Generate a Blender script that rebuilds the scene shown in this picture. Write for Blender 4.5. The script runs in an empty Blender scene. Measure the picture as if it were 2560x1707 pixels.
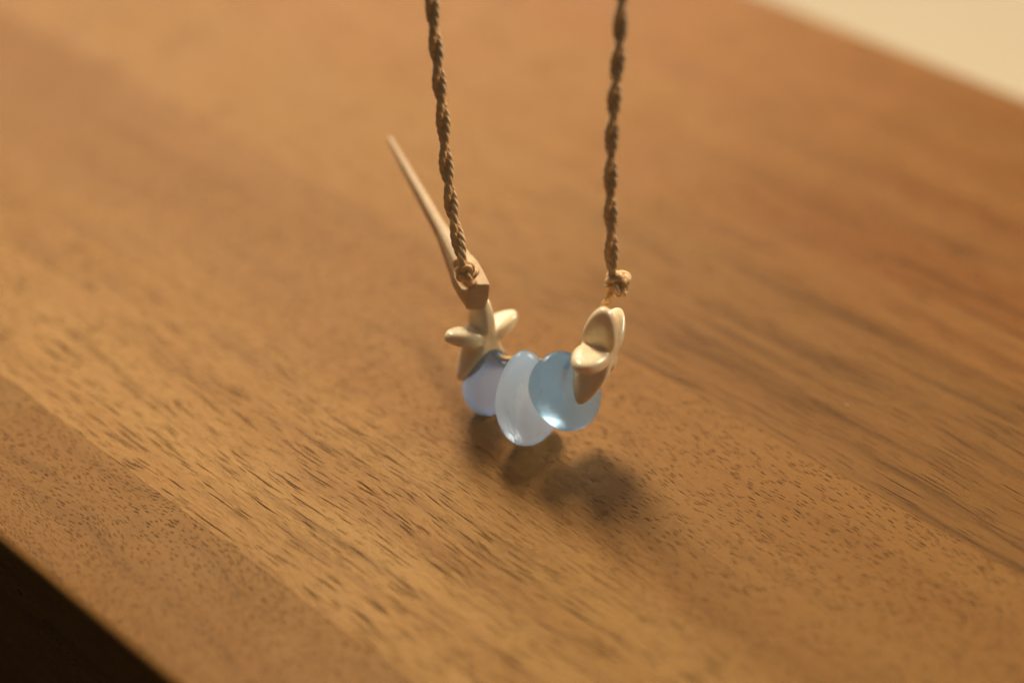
import bpy, math, random
import numpy as np
from mathutils import Vector

random.seed(7)
rng = np.random.default_rng(7)
SC = bpy.context.scene
COL = SC.collection

# ------------------------------------------------------------------ camera
LENS, SENSOR, W_PX, H_PX = 60.0, 36.0, 2560.0, 1707.0
FPX = LENS / SENSOR * W_PX
PITCH = math.radians(39.0)
FOCUS = 0.277
CAM = np.array([0.0, -0.19907, 0.19433])
FWD = np.array([0.0, math.cos(PITCH), -math.sin(PITCH)])
UPV = np.array([0.0, math.sin(PITCH), math.cos(PITCH)])
RGT = np.array([1.0, 0.0, 0.0])
cd = bpy.data.cameras.new("camera")
cam = bpy.data.objects.new("camera", cd)
COL.objects.link(cam)
cam.location = CAM
cam.rotation_euler = (math.pi / 2 - PITCH, 0, 0)
cd.lens = LENS
cd.sensor_width = SENSOR
cd.clip_start = 0.005
cd.clip_end = 50
cd.dof.use_dof = True
cd.dof.focus_distance = FOCUS
cd.dof.aperture_fstop = 4.3
cd.dof.aperture_blades = 0
SC.camera = cam

# ------------------------------------------------------------------ world, lamps, exposure
world = bpy.data.worlds.new("World")
SC.world = world
world.use_nodes = True
world.node_tree.nodes["Background"].inputs[0].default_value = (0.95, 0.95, 1.0, 1)
world.node_tree.nodes["Background"].inputs[1].default_value = 0.075


def area_lamp(name, loc, target, size, size_y, power, color, spread=180):
    ld = bpy.data.lights.new(name, 'AREA')
    ld.shape = 'RECTANGLE'
    ld.size, ld.size_y = size, size_y
    ld.energy = power
    ld.color = color
    ld.spread = math.radians(spread)
    o = bpy.data.objects.new(name, ld)
    COL.objects.link(o)
    o.location = loc
    o.rotation_euler = (Vector(target) - Vector(loc)).to_track_quat('-Z', 'Y').to_euler()
    return o


# a skylight above, behind and a little to the left, a low window at the right, an added fill lamp behind
from mathutils import Matrix


def skylight(a, b, power, aim):
    a, b, aim = Vector(a), Vector(b), Vector(aim)
    o = area_lamp("skylight_lamp", (a + b) / 2, aim, 0.085, (b - a).length, power, (1.0, 0.89, 0.73))
    yy = (b - a).normalized()
    zz = (a + b) / 2 - aim
    zz = (zz - yy * zz.dot(yy)).normalized()
    o.rotation_euler = Matrix((yy.cross(zz), yy, zz)).transposed().to_euler()


skylight((-0.025, 0.22, 0.565), (-0.120, 0.44, 0.455), 4.2, (-0.12, 0.12, 0))
area_lamp("window_lamp", (1.25, 0.75, 0.30), (0, 0.05, 0.03), 0.45, 0.45, 13, (1.0, 0.89, 0.74))
area_lamp("back_fill_lamp", (-0.35, 2.1, 1.0), (0, 0.0, 0.0), 1.7, 1.1, 18, (0.88, 0.93, 1.0))  # added cool fill from behind, gives the glass something bright to refract

SC.view_settings.view_transform = 'Standard'
SC.view_settings.look = 'None'
SC.view_settings.exposure = 0.0
SC.view_settings.gamma = 1.0
SC.view_settings.use_curve_mapping = False
SC.cycles.use_denoising = True
SC.cycles.denoising_input_passes = 'RGB'
SC.cycles.max_bounces = 9
SC.cycles.transmission_bounces = 8
SC.cycles.adaptive_threshold = 0.025
SC.cycles.sample_clamp_indirect = 30.0
SC.cycles.caustics_reflective = False
SC.cycles.blur_glossy = 1.0


# ------------------------------------------------------------------ helpers
def P(px, py, depth):
    """a point of the place, from where it is seen in the photograph and its measured distance"""
    return CAM + depth * (FWD + (px - W_PX / 2) / FPX * RGT + (H_PX / 2 - py) / FPX * UPV)


def cam_vec(x, y, d):
    """right, up, away (mm) to world metres"""
    return (x * RGT + y * UPV + d * FWD) * 0.001


def empty(name, loc):
    o = bpy.data.objects.new(name, None)
    COL.objects.link(o)
    o.location = loc
    o.empty_display_size = 0.01
    return o


def mesh_obj(name, verts, faces, mat, parent=None, smooth=True, origin=None, label=None):
    v = np.asarray(verts, float)
    if origin is None:
        origin = v.mean(axis=0)
    origin = np.asarray(origin, float)
    me = bpy.data.meshes.new(name)
    me.from_pydata((v - origin).tolist(), [], [tuple(int(i) for i in f) for f in faces])
    me.update()
    if smooth:
        me.polygons.foreach_set("use_smooth", [True] * len(me.polygons))
    me.materials.append(mat)
    o = bpy.data.objects.new(name, me)
    COL.objects.link(o)
    if parent is not None:
        o.parent = parent
        o.location = Vector(origin) - parent.location
    else:
        o.location = origin
    if label:
        o["label"] = label
    return o


def surface_net(fn, lo, hi, step):
    """mesh of the level set fn(x,y,z)=0 (negative inside); mm"""
    ax = [np.arange(l, h + step, step) for l, h in zip(lo, hi)]
    X, Y, Z = np.meshgrid(*ax, indexing='ij')
    f = fn(X, Y, Z)
    n = np.array(f.shape)
    ins = f < 0
    c = [(i, j, k) for i in (0, 1) for j in (0, 1) for k in (0, 1)]
    sl = lambda a, o: a[o[0]:n[0] - 1 + o[0], o[1]:n[1] - 1 + o[1], o[2]:n[2] - 1 + o[2]]
    cnt = sum(sl(ins, o).astype(int) for o in c)
    act = (cnt > 0) & (cnt < 8)
    acc = np.zeros(act.shape + (3,))
    num = np.zeros(act.shape)
    for a in range(8):
        for b in range(a + 1, 8):
            oa, ob = np.array(c[a]), np.array(c[b])
            if np.abs(oa - ob).sum() != 1:
                continue
            fa, fb = sl(f, c[a]), sl(f, c[b])
            m = (fa < 0) != (fb < 0)
            t = np.where(m, fa / np.where(m, fa - fb, 1), 0)
            for q in range(3):
                acc[..., q] += np.where(m, oa[q] + t * (ob[q] - oa[q]), 0)
            num += m
    idx = -np.ones(act.shape, int)
    idx[act] = np.arange(act.sum())
    ijk = np.argwhere(act)
    v = np.array([a[0] for a in ax]) + step * (ijk + acc[act] / num[act][:, None])
    faces = []
    for d in range(3):
        e1, e2 = [(1, 2), (2, 0), (0, 1)][d]
        s0 = [slice(None)] * 3
        s1 = [slice(None)] * 3
        s0[d] = slice(0, n[d] - 1)
        s1[d] = slice(1, n[d])
        A, B = ins[tuple(s0)], ins[tuple(s1)]
        for flip, M in ((False, A & ~B), (True, ~A & B)):
            p = np.argwhere(M)
            p = p[(p[:, e1] > 0) & (p[:, e2] > 0) & (p[:, e1] < n[e1] - 1) & (p[:, e2] < n[e2] - 1)]
            o1 = np.zeros(3, int)
            o1[e1] = 1
            o2 = np.zeros(3, int)
            o2[e2] = 1
            q = [idx[tuple((p - s).T)] for s in (o1 + o2, o2, np.zeros(3, int), o1)]
            q = np.stack(q if not flip else q[::-1], axis=1)
            faces.append(q)
    faces = np.concatenate(faces)
    e = step * 0.1
    for _ in range(4):
        f0 = fn(*v.T)
        g = np.stack([(fn(v[:, 0] + e * (q == 0), v[:, 1] + e * (q == 1), v[:, 2] + e * (q == 2)) - f0) / e for q in range(3)], 1)
        g2 = (g ** 2).sum(1)
        mv = -(f0 / np.maximum(g2, 1e-9))[:, None] * g
        ln = np.linalg.norm(mv, axis=1, keepdims=True)
        v = v + mv * np.minimum(1, step * 0.4 / np.maximum(ln, 1e-9))
    return v, faces


def smin(a, b, k):
    h = np.clip(0.5 + 0.5 * (b - a) / k, 0, 1)
    return b * (1 - h) + a * h - k * h * (1 - h)


def smooth_curve(pts, n):
    """Catmull-Rom through the points, resampled evenly"""
    p = np.asarray(pts, float)
    p = np.vstack([2 * p[0] - p[1], p, 2 * p[-1] - p[-2]])
    out = []
    for i in range(1, len(p) - 2):
        t = np.linspace(0, 1, 60, endpoint=False)[:, None]
        a, b, c, d = p[i - 1], p[i], p[i + 1], p[i + 2]
        out.append(0.5 * (2 * b + (c - a) * t + (2 * a - 5 * b + 4 * c - d) * t ** 2 + (3 * b - a - 3 * c + d) * t ** 3))
    out = np.vstack(out + [p[-2][None]])
    s = np.concatenate([[0], np.cumsum(np.linalg.norm(np.diff(out, axis=0), axis=1))])
    q = np.linspace(0, s[-1], n)
    return np.stack([np.interp(q, s, out[:, k]) for k in range(3)], 1), q


def frames(p):
    t = np.gradient(p, axis=0)
    t /= np.linalg.norm(t, axis=1, keepdims=True)
    n = np.zeros_like(p)
    a = np.cross(t[0], [0.3, 1, 0.2])
    n[0] = a / np.linalg.norm(a)
    for i in range(1, len(p)):
        a = n[i - 1] - t[i] * (n[i - 1] @ t[i])
        n[i] = a / np.linalg.norm(a)
    return t, n, np.cross(t, n)


def tube(p, r, sides=7):
    t, n, b = frames(p)
    r = np.broadcast_to(np.asarray(r, float), (len(p),))
    a = np.linspace(0, 2 * np.pi, sides, endpoint=False)
    v = (p[:, None, :] + r[:, None, None] * (np.cos(a)[None, :, None] * n[:, None, :] + np.sin(a)[None, :, None] * b[:, None, :])).reshape(-1, 3)
    i = np.arange(len(p) - 1)[:, None] * sides
    j = np.arange(sides)[None, :]
    k = (j + 1) % sides
    f = np.stack([i + j, i + k, i + sides + k, i + sides + j], -1).reshape(-1, 4).tolist()
    f.append(list(range(sides))[::-1])
    f.append([(len(p) - 1) * sides + q for q in range(sides)])
    return v, f


def join(parts):
    vs, fs, o = [], [], 0
    for v, f in parts:
        vs.append(v)
        fs += [[o + q for q in ff] for ff in f]
        o += len(v)
    return np.vstack(vs), fs


def ply(path, s, plies, k, R1, pitch1, R2, pitch2, yarn_r, phase=0.0, yarns=3, wob=0.0):
    """one strand of a twisted cord: yarns wound about a line that is itself wound about the path"""
    t, n, b = frames(path)
    a = phase + 2 * np.pi * (s / pitch1 + k / plies)
    if wob:
        a = a + wob * np.sin(s / pitch1 * 1.7 + k) + wob * 0.6 * np.sin(s / pitch1 * 4.1 + 2)
    c = path + R1 * (np.cos(a)[:, None] * n + np.sin(a)[:, None] * b)
    t2, n2, b2 = frames(c)
    out = []
    for y in range(yarns):
        w = -2 * np.pi * (s / pitch2) + 2 * np.pi * y / yarns + k
        cc = c + R2 * (np.cos(w)[:, None] * n2 + np.sin(w)[:, None] * b2)
        out.append(tube(cc, yarn_r * (1 + 0.06 * np.sin(s / pitch2 * 9 + y)), 7))
    return join(out)


# ------------------------------------------------------------------ node helpers
class N:
    def __init__(self, name):
        self.m = bpy.data.materials.new(name)
        self.m.use_nodes = True
        self.t = self.m.node_tree
        self.t.nodes.clear()
        self.out = self.t.nodes.new("ShaderNodeOutputMaterial")

    def new(self, kind, **kw):
        n = self.t.nodes.new(kind)
        for k, v in kw.items():
            setattr(n, k, v)
        return n

    def put(self, sock, v):
        if isinstance(v, bpy.types.NodeSocket):
            self.t.links.new(v, sock)
        elif v is not None:
            sock.default_value = v

    def math(self, op, a, b=None, c=None, clamp=False):
        n = self.new("ShaderNodeMath", operation=op, use_clamp=clamp)
        for i, v in enumerate((a, b, c)):
            if v is not None:
                self.put(n.inputs[i], v)
        return n.outputs[0]

    def vec(self, x, y, z):
        n = self.new("ShaderNodeCombineXYZ")
        for i, v in enumerate((x, y, z)):
            self.put(n.inputs[i], v)
        return n.outputs[0]

    def noise(self, v, scale=1.0, detail=3.0, rough=0.5, dist=0.0):
        n = self.new("ShaderNodeTexNoise")
        self.put(n.inputs["Vector"], v)
        n.inputs["Scale"].default_value = scale
        n.inputs["Detail"].default_value = detail
        n.inputs["Roughness"].default_value = rough
        n.inputs["Distortion"].default_value = dist
        return n.outputs["Fac"]

    def voro(self, v, dims='2D'):
        n = self.new("ShaderNodeTexVoronoi", voronoi_dimensions=dims, feature='F1')
        self.put(n.inputs["Vector"], v)
        n.inputs["Scale"].default_value = 1.0
        s = self.new("ShaderNodeSeparateColor")
        self.t.links.new(n.outputs["Color"], s.inputs[0])
        return n.outputs["Distance"], s.outputs[0], s.outputs[1]

    def mapr(self, v, a, b, c=0.0, d=1.0, smooth=True):
        n = self.new("ShaderNodeMapRange", interpolation_type='SMOOTHSTEP' if smooth else 'LINEAR')
        self.put(n.inputs[0], v)
        for i, q in zip((1, 2, 3, 4), (a, b, c, d)):
            self.put(n.inputs[i], q)
        return n.outputs[0]

    def mix(self, f, a, b, blend='MIX'):
        n = self.new("ShaderNodeMix", data_type='RGBA', blend_type=blend)
        self.put(n.inputs[0], f)
        self.put(n.inputs[6], a if isinstance(a, bpy.types.NodeSocket) else (*a, 1))
        self.put(n.inputs[7], b if isinstance(b, bpy.types.NodeSocket) else (*b, 1))
        return n.outputs[2]

    def bump(self, h, strength, dist):
        n = self.new("ShaderNodeBump")
        n.inputs["Strength"].default_value = strength
        n.inputs["Distance"].default_value = dist
        self.put(n.inputs["Height"], h)
        return n.outputs[0]

    def bsdf(self, **kw):
        n = self.new("ShaderNodeBsdfPrincipled")
        for k, v in kw.items():
            self.put(n.inputs[k], v)
        return n

    def finish(self, shader):
        self.t.links.new(shader, self.out.inputs[0])
        return self.m


# ------------------------------------------------------------------ wood
def wood(name, seed, light, dark, warm, pore, kind, streak=1.0, drift=None):
    """oiled walnut; x along the grain, y across it, in mm"""
    m = N(name)
    tc = m.new("ShaderNodeTexCoord")
    sp = m.new("ShaderNodeSeparateXYZ")
    m.t.links.new(tc.outputs["Object"], sp.inputs[0])
    u = m.math('MULTIPLY_ADD', sp.outputs[0], 1000.0, seed * 137.0)
    v0 = m.math('MULTIPLY', sp.outputs[1], -1000.0)
    v = m.math('ADD', v0, seed * 71.0)
    w = m.math('MULTIPLY', sp.outputs[2], 1000.0)
    # slow waviness of the grain
    wav = m.noise(m.vec(m.math('MULTIPLY', u, 0.022), m.math('MULTIPLY', v, 0.05), m.math('MULTIPLY', w, 0.05)), 1.0, 2.0, 0.45)
    vv = m.math('ADD', m.math('MULTIPLY_ADD', wav, 5.0 if kind != 'curl' else 16.0, v), m.math('MULTIPLY', w, 0.7))
    fine = m.noise(m.vec(m.math('MULTIPLY', u, 0.16), m.math('MULTIPLY', v, 0.4), 3.1), 1.0, 2.0, 0.5)
    vf = m.math('MULTIPLY_ADD', fine, 0.45, vv)
    # colour: broad bands, streaks and soft cloudy figure
    band = m.noise(m.vec(m.math('MULTIPLY', u, 0.006), m.math('MULTIPLY', vv, 0.085), seed), 1.0, 2.0, 0.5)
    strk = m.noise(m.vec(m.math('MULTIPLY', u, 0.018), m.math('MULTIPLY', vf, 0.42), seed + 4), 1.0, 4.0, 0.6)
    fibr = m.noise(m.vec(m.math('MULTIPLY', u, 0.12), m.math('MULTIPLY', vf, 3.4), seed + 9), 1.0, 3.0, 0.6)
    cloud = m.noise(m.vec(m.math('MULTIPLY', u, 0.10), m.math('MULTIPLY', v, 0.16), seed + 2), 1.0, 3.0, 0.55)
    c = m.mix(m.mapr(band, 0.32, 0.70), light, warm)
    c = m.mix(m.math('MULTIPLY', m.mapr(strk, 0.46, 0.74), 0.62 * streak), c, dark)
    c = m.mix(m.math('MULTIPLY', m.mapr(cloud, 0.40, 0.75), 0.30), c, warm)
    c = m.mix(m.math('MULTIPLY', m.mapr(fibr, 0.45, 0.72), 0.34), c, dark)
    if drift:        # the tone of the board drifts along its length
        c = m.mix(m.math('MULTIPLY', m.mapr(m.math('MULTIPLY', sp.outputs[0], 1000.0), -130.0, -30.0), 0.75), c, drift)
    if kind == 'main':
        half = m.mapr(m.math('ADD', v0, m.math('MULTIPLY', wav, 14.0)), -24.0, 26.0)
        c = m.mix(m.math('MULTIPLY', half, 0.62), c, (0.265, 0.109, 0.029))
    grit = m.noise(m.vec(m.math('MULTIPLY', u, 1.3), m.math('MULTIPLY', v, 4.2), seed), 1.0, 3.0, 0.7)
    c = m.mix(m.math('MULTIPLY', m.mapr(grit, 0.40, 0.72), 0.34), c, dark)

    def pores(L, Wd, r0, r1, off, keep, dens):
        d, ra, rb = m.voro(m.vec(m.math('MULTIPLY', u, 1.0 / L), m.math('MULTIPLY_ADD', vf, 1.0 / Wd, off), 0.0))
        rad = m.math('MULTIPLY_ADD', ra, r1 - r0, r0)
        q = m.math('DIVIDE', d, rad)
        on = m.math('GREATER_THAN', m.math('ADD', rb, m.math('MULTIPLY', dens, 0.9)), keep)
        return m.math('MULTIPLY', m.mapr(q, 0.55, 1.0, 1.0, 0.0), on)

    ring = m.noise(m.vec(m.math('MULTIPLY', u, 0.012), m.math('MULTIPLY', vf, 0.22), seed + 7), 1.0, 2.0, 0.55)
    clump = m.noise(m.vec(m.math('MULTIPLY', u, 0.10), m.math('MULTIPLY', v, 0.45), seed + 12), 1.0, 2.0, 0.5)
    line = m.noise(m.vec(m.math('MULTIPLY', u, 0.016), m.math('MULTIPLY', vf, 1.5), seed + 21), 1.0, 3.0, 0.6)
    dens = m.math('ADD', m.math('SUBTRACT', m.math('MULTIPLY', ring, 1.2), 0.6), m.math('SUBTRACT', m.math('MULTIPLY', clump, 1.1), 0.55))
    dens = m.math('ADD', dens, m.math('SUBTRACT', m.math('MULTIPLY', line, 2.4), 1.2))
    if kind == 'main':
        side = m.mapr(m.math('ADD', v0, m.math('MULTIPLY', wav, 14.0)), -8.0, 20.0)      # short fine pores toward one edge
        coarse = m.math('SUBTRACT', 1.0, side)
        p1 = pores(28, 0.74, 0.05, 0.22, 0.0, 0.32, dens)
        p2 = pores(11, 0.64, 0.07, 0.25, 17.3, 0.32, dens)
        p3 = pores(46, 1.2, 0.04, 0.12, 41.7, 0.45, dens)
        lng = m.math('MULTIPLY', m.math('MAXIMUM', m.math('MAXIMUM', p1, p2), p3), coarse)
        p4 = pores(3.2, 0.46, 0.12, 0.29, 63.1, 0.38, dens)
        p5 = pores(6.0, 0.46, 0.07, 0.20, 29.1, 0.52, dens)
        sht = m.math('MULTIPLY', m.math('MAXIMUM', p4, p5), m.math('MULTIPLY_ADD', side, 0.75, 0.22))
        p6 = m.math('MULTIPLY', pores(7.0, 0.36, 0.10, 0.26, 88.0, 0.30, dens), m.math('MULTIPLY_ADD', coarse, 0.40, 0.15))
        por = m.math('MAXIMUM', m.math('MAXIMUM', lng, sht), p6)
    elif kind == 'curl':
        p1 = pores(1.9, 0.34, 0.14, 0.30, 0.0, 0.36, dens)
        p2 = pores(3.4, 0.40, 0.10, 0.26, 23.0, 0.46, dens)
        por = m.math('MULTIPLY', m.math('MAXIMUM', p1, p2), 0.75)
    else:
        p1 = pores(26, 0.55, 0.06, 0.22, 0.0, 0.40, dens)
        p2 = pores(11, 0.48, 0.07, 0.22, 31.0, 0.42, dens)
        por = m.math('MAXIMUM', p1, m.math('MULTIPLY', p2, 0.8))
    hair = m.noise(m.vec(m.math('MULTIPLY', u, 0.035), m.math('MULTIPLY', vf, 7.0), seed + 31), 1.0, 2.0, 0.55)
    c = m.mix(m.math('MULTIPLY', m.mapr(hair, 0.54, 0.70), m.mapr(line, 0.35, 0.65, 0.14, 0.60)), c, dark)
    c = m.mix(m.math('MULTIPLY', por, 0.90), c, pore)
    scuff = m.noise(m.vec(m.math('MULTIPLY', u, 0.05), m.math('MULTIPLY', v, 0.05), seed), 1.0, 3.0, 0.6)
    rough = m.math('MULTIPLY_ADD', scuff, 0.16, m.math('MULTIPLY_ADD', por, 0.2, 0.40))
    h = m.math('SUBTRACT', m.math('MULTIPLY', grit, 0.10), m.math('MULTIPLY', por, 1.0))
    b = m.bsdf(**{"Base Color": c, "Roughness": rough, "IOR": 1.40, "Specular IOR Level": 0.15, "Specular Tint": (1.0, 0.75, 0.42, 1.0), "Normal": m.bump(h, 0.55, 0.00012)})
    return m.finish(b.outputs[0])


# ------------------------------------------------------------------ plain materials
def floor_mat():
    m = N("cream_floor")
    tc = m.new("ShaderNodeTexCoord")
    n = m.noise(tc.outputs["Object"], 3.0, 4.0, 0.6)
    c = m.mix(m.mapr(n, 0.35, 0.7), (0.74, 0.57, 0.335), (0.71, 0.53, 0.29))
    return m.finish(m.bsdf(**{"Base Color": c, "Roughness": 0.7}).outputs[0])


def N_plain(name, col, rough):
    m = N(name)
    tc = m.new("ShaderNodeTexCoord")
    n = m.noise(tc.outputs["Object"], 8.0, 4.0, 0.6)
    c = m.mix(m.mapr(n, 0.3, 0.7), col, tuple(q * 0.7 for q in col))
    return m.finish(m.bsdf(**{"Base Color": c, "Roughness": rough}).outputs[0])


def bone_mat():
    m = N("polished_cream_bone")
    tc = m.new("ShaderNodeTexCoord")
    n = m.noise(tc.outputs["Object"], 260.0, 4.0, 0.55)
    n2 = m.noise(tc.outputs["Object"], 1900.0, 2.0, 0.6)
    c = m.mix(m.mapr(n, 0.35, 0.7), (0.95, 0.76, 0.46), (0.90, 0.68, 0.37))
    c = m.mix(m.math('MULTIPLY', m.mapr(n2, 0.6, 0.75), 0.18), c, (0.42, 0.25, 0.11))
    b = m.bsdf(**{"Base Color": c, "Roughness": m.mapr(n, 0.3, 0.7, 0.18, 0.28), "Subsurface Weight": 0.40,
                  "Subsurface Radius": (1.0, 0.55, 0.25), "Subsurface Scale": 0.0012,
                  "Normal": m.bump(n2, 0.12, 0.0001)})
    return m.finish(b.outputs[0])


def horn_mat():
    m = N("matt_tan_horn")
    tc = m.new("ShaderNodeTexCoord")
    n = m.noise(tc.outputs["Object"], 420.0, 4.0, 0.6)
    n2 = m.noise(tc.outputs["Object"], 2600.0, 2.0, 0.6)
    c = m.mix(m.mapr(n, 0.35, 0.7), (0.68, 0.47, 0.25), (0.60, 0.39, 0.19))
    b = m.bsdf(**{"Base Color": c, "Roughness": 0.62, "Subsurface Weight": 0.15,
                  "Subsurface Radius": (1.0, 0.5, 0.25), "Subsurface Scale": 0.0008,
                  "Normal": m.bump(n2, 0.2, 0.0001)})
    return m.finish(b.outputs[0])


def cord_mat():
    m = N("waxed_brown_cord")
    tc = m.new("ShaderNodeTexCoord")
    n = m.noise(tc.outputs["Object"], 900.0, 3.0, 0.6)
    f = m.noise(tc.outputs["Object"], 7000.0, 2.0, 0.7)
    c = m.mix(m.mapr(n, 0.35, 0.7), (0.95, 0.62, 0.26), (0.85, 0.51, 0.20))
    c = m.mix(m.math('MULTIPLY', m.mapr(f, 0.4, 0.7), 0.3), c, (0.48, 0.26, 0.10))
    b = m.bsdf(**{"Base Color": c, "Roughness": 0.48, "Normal": m.bump(f, 0.35, 0.00006)})
    b.inputs["Sheen Weight"].default_value = 0.15
    return m.finish(b.outputs[0])


def glass_mat(name, body, tint, trans, seed):
    m = N(name)
    tc = m.new("ShaderNodeTexCoord")
    n = m.noise(tc.outputs["Object"], 150.0, 3.0, 0.5)
    f = m.noise(tc.outputs["Object"], 5200.0, 2.0, 0.6)
    off = m.new("ShaderNodeVectorMath", operation='MULTIPLY_ADD')
    m.t.links.new(tc.outputs["Object"], off.inputs[0])
    off.inputs[1].default_value = (330, 330, 330)
    off.inputs[2].default_value = (seed, seed * 2, seed * 3)
    d, ra, rb = m.voro(off.outputs[0], '3D')
    pit = m.math('MULTIPLY', m.mapr(d, 0.05, 0.11, 1.0, 0.0), m.math('GREATER_THAN', rb, 0.90))
    c = m.mix(m.mapr(n, 0.35, 0.7), body, tint)
    h = m.math('SUBTRACT', m.math('MULTIPLY', f, 0.35), pit)
    nrm = m.bump(h, 0.12, 0.00008)
    b = m.bsdf(**{"Base Color": c, "Roughness": m.math('MULTIPLY_ADD', pit, -0.2, m.mapr(n, 0.3, 0.7, 0.24, 0.32)), "IOR": 1.48,
                  "Transmission Weight": 1.0, "Normal": nrm})
    tr = m.new("ShaderNodeBsdfTranslucent")       # the milky scatter of the frosted body
    m.put(tr.inputs["Color"], c)
    m.put(tr.inputs["Normal"], nrm)
    mx = m.new("ShaderNodeMixShader")
    mx.inputs[0].default_value = 1.0 - trans
    m.t.links.new(b.outputs[0], mx.inputs[1])
    m.t.links.new(tr.outputs[0], mx.inputs[2])
    return m.finish(mx.outputs[0])


# ------------------------------------------------------------------ floor
def sheet(name, x0, x1, y0, y1, z, mat):
    o = mesh_obj(name, [(x0, y0, z), (x1, y0, z), (x1, y1, z), (x0, y1, z)], [(0, 1, 2, 3)], mat, smooth=False)
    o["kind"] = "structure"
    return o


sheet("floor", -6, 6, -6, 6, -0.72, N_plain("dark_floor", (0.035, 0.026, 0.018), 0.6))
sheet("backdrop", -1.2, 3.0, 0.30, 4.0, -0.16, floor_mat())

# ------------------------------------------------------------------ table of glued planks
AZ = math.radians(47.7)
G = np.array([-math.sin(AZ), math.cos(AZ), 0.0])       # along the grain
V = np.array([math.cos(AZ), math.sin(AZ), 0.0])        # across it
table = empty("table", (0, 0, 0))
table.rotation_euler = (0, 0, math.atan2(G[1], G[0]))
# local x = along grain G ; local y = -V (across)
table["label"] = "brown walnut table top of glued planks under the hanging necklace"
table["category"] = "table"
THICK = 0.055


def plank(u0, u1, v0, v1, mat, near=0.0, far=0.0):
    """one stave with eased edges; near / far = radius of the rounded outer edge"""
    g = 0.000004
    e = 0.00004
    y0, y1 = v0 * 0.001 + g, v1 * 0.001 - g
    x0, x1 = u0 * 0.001 + g, u1 * 0.001 - g
    prof = [(y0, -THICK)]
    if near:
        for k in range(9):
            a = math.pi / 2 * k / 8
            prof.append((y0 + near * (1 - math.cos(a)), -near + near * math.sin(a)))
    else:
        prof += [(y0, -e), (y0 + e, 0.0)]
    if far:
        for k in range(9):
            a = math.pi / 2 * (1 - k / 8)
            prof.append((y1 - far * (1 - math.cos(a)), -far + far * math.sin(a)))
    else:
        prof += [(y1 - e, 0.0), (y1, -e)]
    prof.append((y1, -THICK))
    cx, cy = (x0 + x1) / 2, (y0 + y1) / 2
    verts, faces = [], []
    k = len(prof)
    xs = [(x0, -e), (x0 + e, 0), (x1 - e, 0), (x1, -e)]
    for x, dz in xs:
        for y, z in prof:
            verts.append((x - cx, -(y - cy), min(z, z + dz) if z > -THICK else z))
    for i in range(len(xs) - 1):
        for j in range(k - 1):
            a = i * k + j
            faces.append((a, a + k, a + k + 1, a + 1)[::-1])
        faces.append((i * k + k - 1, i * k, (i + 1) * k, (i + 1) * k + k - 1))
    faces.append(tuple(range(k))[::-1])
    faces.append(tuple(range((len(xs) - 1) * k, len(xs) * k)))
    me = bpy.data.meshes.new("plank")
    me.from_pydata(verts, [], faces)
    me.update()
    import bmesh
    bm = bmesh.new()
    bm.from_mesh(me)
    bmesh.ops.recalc_face_normals(bm, faces=bm.faces)
    bm.to_mesh(me)
    bm.free()
    me.materials.append(mat)
    o = bpy.data.objects.new("plank", me)
    COL.objects.link(o)
    o.parent = table
    o.location = (cx, -cy, 0)
    return o


LT, DK, WM, PR = (0.51, 0.262, 0.076), (0.165, 0.074, 0.023), (0.425, 0.200, 0.055), (0.040, 0.017, 0.006)
w_front = wood("walnut_front", 3.0, (0.33, 0.153, 0.041), (0.145, 0.064, 0.019), (0.31, 0.130, 0.032), PR, 'curl', 0.8)
w_front2 = wood("walnut_front_pale", 5.0, (0.34, 0.165, 0.044), (0.17, 0.078, 0.022), (0.30, 0.132, 0.032), PR, 'curl', 0.6)
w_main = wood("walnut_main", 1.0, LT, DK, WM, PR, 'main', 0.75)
w_third = wood("walnut_third", 8.0, (0.315, 0.145, 0.042), (0.11, 0.050, 0.017), (0.255, 0.110, 0.030), PR, 'fine', 1.45, (0.42, 0.200, 0.054))
w_fourth = wood("walnut_fourth", 11.0, (0.345, 0.150, 0.042), (0.13, 0.054, 0.018), (0.29, 0.110, 0.028), PR, 'fine', 1.5, (0.41, 0.192, 0.052))
w_fifth = wood("walnut_fifth", 14.0, (0.35, 0.152, 0.041), (0.15, 0.062, 0.019), (0.30, 0.114, 0.028), PR, 'fine', 1.3, (0.39, 0.172, 0.047))
plank(-330, 77, -61.2, -37.5, w_front, near=0.0016)
plank(77, 560, -61.2, -37.5, w_front2, near=0.0016)
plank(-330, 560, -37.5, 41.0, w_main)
plank(-330, 560, 41.0, 79.5, w_third)
plank(-330, 560, 79.5, 124.0, w_fourth)
plank(-330, 560, 124.0, 170.5, w_fifth, far=0.0035)

# ------------------------------------------------------------------ necklace
neck_base = P(1417, 985, 0.277)
necklace = empty("necklace", Vector(neck_base))
necklace["label"] = "cord necklace with cream starfish and frosted blue sea glass beads hanging over the table"
necklace["category"] = "necklace"
BONE, HORN, CORD = bone_mat(), horn_mat(), cord_mat()


def to_cam(p):
    q = (np.asarray(p) - CAM) * 1000
    return np.array([q @ RGT, q @ UPV, q @ FWD])


# the string through the beads, from the left star to the right one
S_L, S_R = P(1204, 845, 0.2866), P(1494, 879, 0.2738)
string_pts = [S_L + (S_L - P(1242, 888, 0.2865)) * 0.2, S_L, P(1246, 890, 0.2868), P(1308, 900, 0.2830), P(1400, 902, 0.2775), S_R, P(1515, 850, 0.2734)]
string_curve, _ = smooth_curve(string_pts, 200)
string_mm = np.array([to_cam(q) for q in string_curve])


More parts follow.
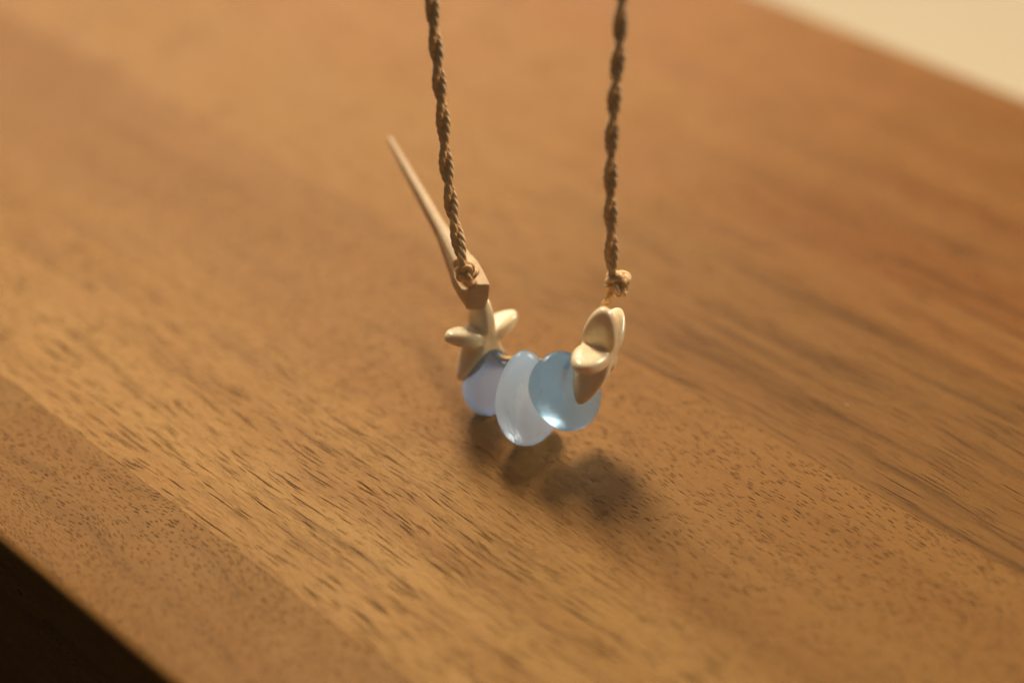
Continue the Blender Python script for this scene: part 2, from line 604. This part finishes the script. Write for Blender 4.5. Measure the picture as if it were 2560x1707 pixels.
def sea_glass(c, h, a, k, tilt, depth, half, kx, ky, mat, label):
    """a tumbled egg-shaped pebble of glass drilled for the string: c = where its middle is seen, h / a = half height and
    half width (mm), k = how much wider the low end is, tilt = lean in degrees, half = half thickness along the line of sight"""
    cw = P(c[0], c[1], depth)
    ca, sa = math.cos(math.radians(tilt)), math.sin(math.radians(tilt))
    st = string_mm - to_cam(cw)

    def fn(x, y, d):
        yy, xx = y * ca + x * sa, x * ca - y * sa
        rho = np.sqrt((xx / (a * (1 - k * np.clip(yy / h, -1.2, 1.2)))) ** 2 + (yy / h) ** 2 + 1e-9)
        dd = (d - kx * x - ky * y) / half
        lump = 0.02 * np.sin(0.5 * x + 0.4 * d + 1) * np.sin(0.45 * y + 0.3 * d)
        f = ((rho ** 2.1 + np.abs(dd) ** 2.1 + 1e-9) ** (1 / 2.1) - 1 + lump) * half * 0.7
        pts = np.stack([x, y, d], -1).reshape(-1, 1, 3)
        near = np.full(pts.shape[0], 9.0)
        for i in range(0, len(st) - 1, 6):
            s0, s1 = st[i], st[min(i + 6, len(st) - 1)]
            ab = s1 - s0
            t = np.clip(((pts[:, 0] - s0) @ ab) / (ab @ ab), 0, 1)
            near = np.minimum(near, np.linalg.norm(pts[:, 0] - s0 - t[:, None] * ab, axis=1))
        hole = 0.62 - near.reshape(np.shape(x))
        return -smin(-f, -hole, 0.25)

    m = max(h, a * (1 + abs(k))) + 0.8
    md = half * 1.15 + (abs(kx) + abs(ky)) * m * 0.8
    v, f = surface_net(fn, (-m, -m, -md), (m, m, md), 0.3)
    wv = cw + (v[:, :1] * RGT + v[:, 1:2] * UPV + v[:, 2:] * FWD) * 0.001
    return mesh_obj("glass_bead", wv, f[:, ::-1], mat, necklace, origin=cw, label=label)


GL = glass_mat("frosted_lavender_glass", (0.58, 0.75, 1.0), (0.50, 0.68, 0.93), 0.73, 3)
GC = glass_mat("frosted_clear_glass", (0.77, 0.90, 1.0), (0.70, 0.86, 1.0), 0.62, 7)
GR = glass_mat("frosted_blue_glass", (0.47, 0.71, 0.89), (0.40, 0.62, 0.78), 0.80, 11)
sea_glass((1224, 953), 5.75, 4.45, 0.10, 16, 0.2898, 4.2, 0.38, -0.55, GL, "pale lavender sea glass bead next to the blurred starfish")
sea_glass((1318, 997), 8.0, 5.25, 0.17, -3, 0.2820, 4.5, 0.75, -0.55, GC, "tall clear white sea glass bead in the middle")
sea_glass((1415, 980), 6.85, 5.70, -0.03, -30, 0.2778, 3.8, 0.75, -0.50, GR, "steel blue sea glass bead behind the sharp starfish")


def starfish(center, a, b, R, fin_w, fin_h, taper, label):
    """five finned rays about an axis; a, b = in-plane directions (right, up, away)"""
    a = np.array(a, float)
    a /= np.linalg.norm(a)
    b = np.array(b, float)
    b -= a * (a @ b)
    b /= np.linalg.norm(b)
    n = np.cross(a, b)
    angs = list(zip([math.radians(90 - 72 * k) for k in range(5)], taper))

    def fn(x, y, z):
        out = None
        for th, tp in angs:
            r = x * math.cos(th) + y * math.sin(th)
            w = -x * math.sin(th) + y * math.cos(th)
            rc, rs = R * 0.46, R * 0.54
            zz = z / (fin_h * np.maximum(0.25, 1.0 - tp * (r - rc) / rs))
            rho = np.sqrt(((r - rc) / rs) ** 2 + zz ** 2 + 1e-9)
            ww = np.abs(w) / (fin_w * (1.05 - 0.22 * (r - rc) / rs))
            f = ((rho ** 3.2 + ww ** 3.2 + 1e-9) ** (1 / 3.2) - 1) * fin_w
            out = f if out is None else smin(out, f, 0.42)
        return out

    m = R + 0.6
    v, f = surface_net(fn, (-m, -m, -fin_h - 0.6), (m, m, fin_h + 0.6), 0.22)
    q = v[:, :1] * a + v[:, 1:2] * b + v[:, 2:] * n
    wv = center + (q[:, :1] * RGT + q[:, 1:2] * UPV + q[:, 2:] * FWD) * 0.001
    det = np.linalg.det(np.stack([a, b, n])) * np.linalg.det(np.stack([RGT, UPV, FWD]))
    return mesh_obj("starfish_bead", wv, f if det > 0 else f[:, ::-1], BONE, necklace, origin=center, label=label)


starfish(S_R, (57, 75, 97), (13, 103, -87), 9.0, 1.5, 2.75, (0.22, 0.30, 0.35, 0.42, 0.12), "sharp polished cream starfish bead below the side knot")
starfish(S_L, (83, 30, 65), (0, 93, -45), 8.0, 1.5, 2.4, (0.30, 0.15, 0.30, 0.38, 0.15), "blurred cream starfish bead below the tapered horn toggle")

# ---- string
v, f = tube(string_curve, 0.00045, 8)
mesh_obj("thread", v, f, CORD, necklace)

# ---- tapered horn toggle with a countersunk mouth
T0, T1 = P(1204, 757, 0.2800), P(972, 345, 0.306)
tx = T1 - T0
TL = np.linalg.norm(tx) * 1000
ex = tx / np.linalg.norm(tx)
to_eye = CAM - T0
to_eye /= np.linalg.norm(to_eye)
ez = to_eye - ex * (to_eye @ ex)
ez /= np.linalg.norm(ez)
ey = np.cross(ez, ex)
mouth = np.array([5.6, 0.45, 0.0])


def horn_fn(x, y, z):
    t = np.clip(x / TL, 0, 1)
    rad = np.interp(t, [0, 0.08, 0.16, 0.26, 0.40, 0.70, 0.95, 1.0], [2.3, 2.5, 2.55, 1.95, 1.18, 0.86, 0.58, 0.42])
    hx = np.zeros_like(y) - 9
    for an, wd in ((32, 0.82), (122, 1.2), (212, 0.82), (302, 1.2), (77, 1.14)):
        an = math.radians(an)
        hx = np.maximum(hx, (y * math.cos(an) + z * math.sin(an)) / wd)
    rd = np.hypot(y, z)
    body = 0.78 * hx + 0.22 * rd - rad * 0.92
    cap = np.maximum((-(x - 1.3) + 0.16 * z) * 0.98, x - TL)
    f = -smin(-body, -cap, 0.2)
    # mouth: oval pocket opening toward the front of the horn
    mx, my, mz = (x - mouth[0]) / 3.1, (y - mouth[1]) / 1.4, (z - 2.2) / 3.0
    pocket = (np.sqrt(mx ** 2 + my ** 2 + mz ** 2) - 1) * 1.75
    return -smin(-f, pocket, 0.2)


v, f = surface_net(horn_fn, (-2.5, -4, -4), (TL + 0.8, 4, 4), 0.25)
wv = T0 + (v[:, :1] * ex + v[:, 1:2] * ey + v[:, 2:] * ez) * 0.001
det = np.linalg.det(np.stack([ex, ey, ez]))
mesh_obj("toggle", wv, f if det > 0 else f[:, ::-1], HORN, necklace, origin=T0, label="tan tapered horn toggle pointing back with a knot in its mouth")

# ---- cord: two twisted strands running up from each side and joined far above
L_pts = [P(1168, 690, 0.2780), P(1158, 655, 0.2774), P(1143, 590, 0.2768), P(1128, 510, 0.2760), P(1116, 420, 0.2746), P(1110, 330, 0.2729), P(1100, 230, 0.2708), P(1090, 120, 0.2685), P(1080, 10, 0.2662)]
R_pts = [P(1553, 10, 0.2560), P(1549, 100, 0.2580), P(1540, 200, 0.2602), P(1531, 300, 0.2624), P(1527, 420, 0.2652), P(1526, 520, 0.2676), P(1528, 620, 0.2702), P(1532, 690, 0.2722)]
dl = L_pts[-1] - L_pts[-2]
dr = R_pts[0] - R_pts[1]
dl /= np.linalg.norm(dl)
dr /= np.linalg.norm(dr)
top = (L_pts[-1] + R_pts[0]) / 2 + np.array([0, 0.035, 0.22])
loop = [L_pts[-1] + dl * 0.05, L_pts[-1] + dl * 0.11 + np.array([0.004, 0, 0]), top + np.array([-0.03, 0, -0.03]), top, top + np.array([0.03, 0, -0.03]), R_pts[0] + dr * 0.11, R_pts[0] + dr * 0.05]
path, s = smooth_curve(L_pts + loop + R_pts, 2600)
for k in range(2):
    v, f = ply(path, s, 2, k, 0.00052, 0.0124, 0.00028, 0.0040, 0.00044, phase=0.5, wob=0.25)
    mesh_obj("strand", v, f, CORD, necklace)


def knot(center, size, ax, up, label, thick):
    """a tight rounded knot: twisted cord wound over itself in crossing turns"""
    ax = np.asarray(ax) / np.linalg.norm(ax)
    up = up - ax * (up @ ax)
    up /= np.linalg.norm(up)
    sd = np.cross(ax, up)
    t = np.linspace(0, 2 * np.pi, 420)
    p = center + size * ((np.cos(2 * t) * (0.72 + 0.28 * np.cos(3 * t)))[:, None] * sd
                         + 1.25 * (np.sin(2 * t) * (0.72 + 0.28 * np.cos(3 * t)))[:, None] * up
                         + 0.75 * np.sin(3 * t)[:, None] * ax)
    sl = np.concatenate([[0], np.cumsum(np.linalg.norm(np.diff(p, axis=0), axis=1))])
    parts = [ply(p, sl, 2, k, thick * 0.42, 0.0060, thick * 0.23, 0.0026, thick * 0.36) for k in range(2)]
    v, f = join(parts)
    return mesh_obj("knot", v, f, CORD, necklace, origin=center, label=label)


knot(P(1168, 680, 0.2782), 0.00108, -FWD + 0.3 * RGT, UPV, "cord knot sunk in the mouth of the horn toggle", 0.00105)
knot(P(1544, 709, 0.2728), 0.00124, -FWD + 0.5 * RGT, UPV, "cord knot above the sharp starfish bead", 0.00115)
# short tail of thin cord from the knot into the star
tail, _ = smooth_curve([P(1530, 722, 0.2728), P(1522, 745, 0.2732), P(1512, 768, 0.2740), P(1511, 800, 0.2738), P(1515, 850, 0.2735)], 80)
tl = np.concatenate([[0], np.cumsum(np.linalg.norm(np.diff(tail, axis=0), axis=1))])
v, f = join([ply(tail, tl, 2, k, 0.00034, 0.0060, 0.00017, 0.0022, 0.00024) for k in range(2)])
mesh_obj("thread", v, f, CORD, necklace)

# loose fibres standing off the cord
fz = []
tt_, nn_, bb_ = frames(path)
for _ in range(900):
    i = int(rng.integers(20, len(path) - 20))
    an = rng.uniform(0, 2 * math.pi)
    out = math.cos(an) * nn_[i] + math.sin(an) * bb_[i]
    side = math.cos(an + 1.5) * nn_[i] + math.sin(an + 1.5) * bb_[i]
    ln = rng.uniform(0.0005, 0.0017)
    q = np.linspace(0, 1, 5)[:, None]
    pts = path[i] + out * 0.00095 + ln * (q * (0.45 * out + rng.uniform(-1, 1) * tt_[i]) + q ** 2 * rng.uniform(-0.6, 0.6) * side)
    fz.append(tube(pts, np.linspace(0.000022, 0.000008, 5), 3))
v, f = join(fz)
fuzz = mesh_obj("fuzz", v, f, CORD, necklace)
fuzz["kind"] = "stuff"

# ------------------------------------------------------------------ dust and lint lying on the table
dv, df = [], []
for _ in range(260):
    uu, vv = rng.uniform(-90, 110), rng.uniform(-60, 110)
    c = (uu * G + vv * V) * 0.001
    r = 0.00003 + 0.00006 * rng.random() ** 3
    ang = rng.uniform(0, math.pi)
    ln = r * (1 if rng.random() < 0.8 else rng.uniform(3, 9))
    ax, ay = np.array([math.cos(ang), math.sin(ang), 0]) * ln, np.array([-math.sin(ang), math.cos(ang), 0]) * r
    b = len(dv)
    z = np.array([0, 0, r])
    dv += [c + ax + z * 0.7, c + ay + z * 0.6, c - ax + z * 0.8, c - ay + z * 0.6, c + z * 1.7, c + z * 0.05]
    for q in range(4):
        df += [(b + q, b + (q + 1) % 4, b + 4), (b + (q + 1) % 4, b + q, b + 5)]
dust = mesh_obj("dust", dv, df, N_plain("pale_dust", (0.75, 0.66, 0.55), 0.9), origin=(0, 0, 0))
dust["kind"] = "stuff"
dust["label"] = "specks of pale dust lying on the table top"
dust["category"] = "dust"
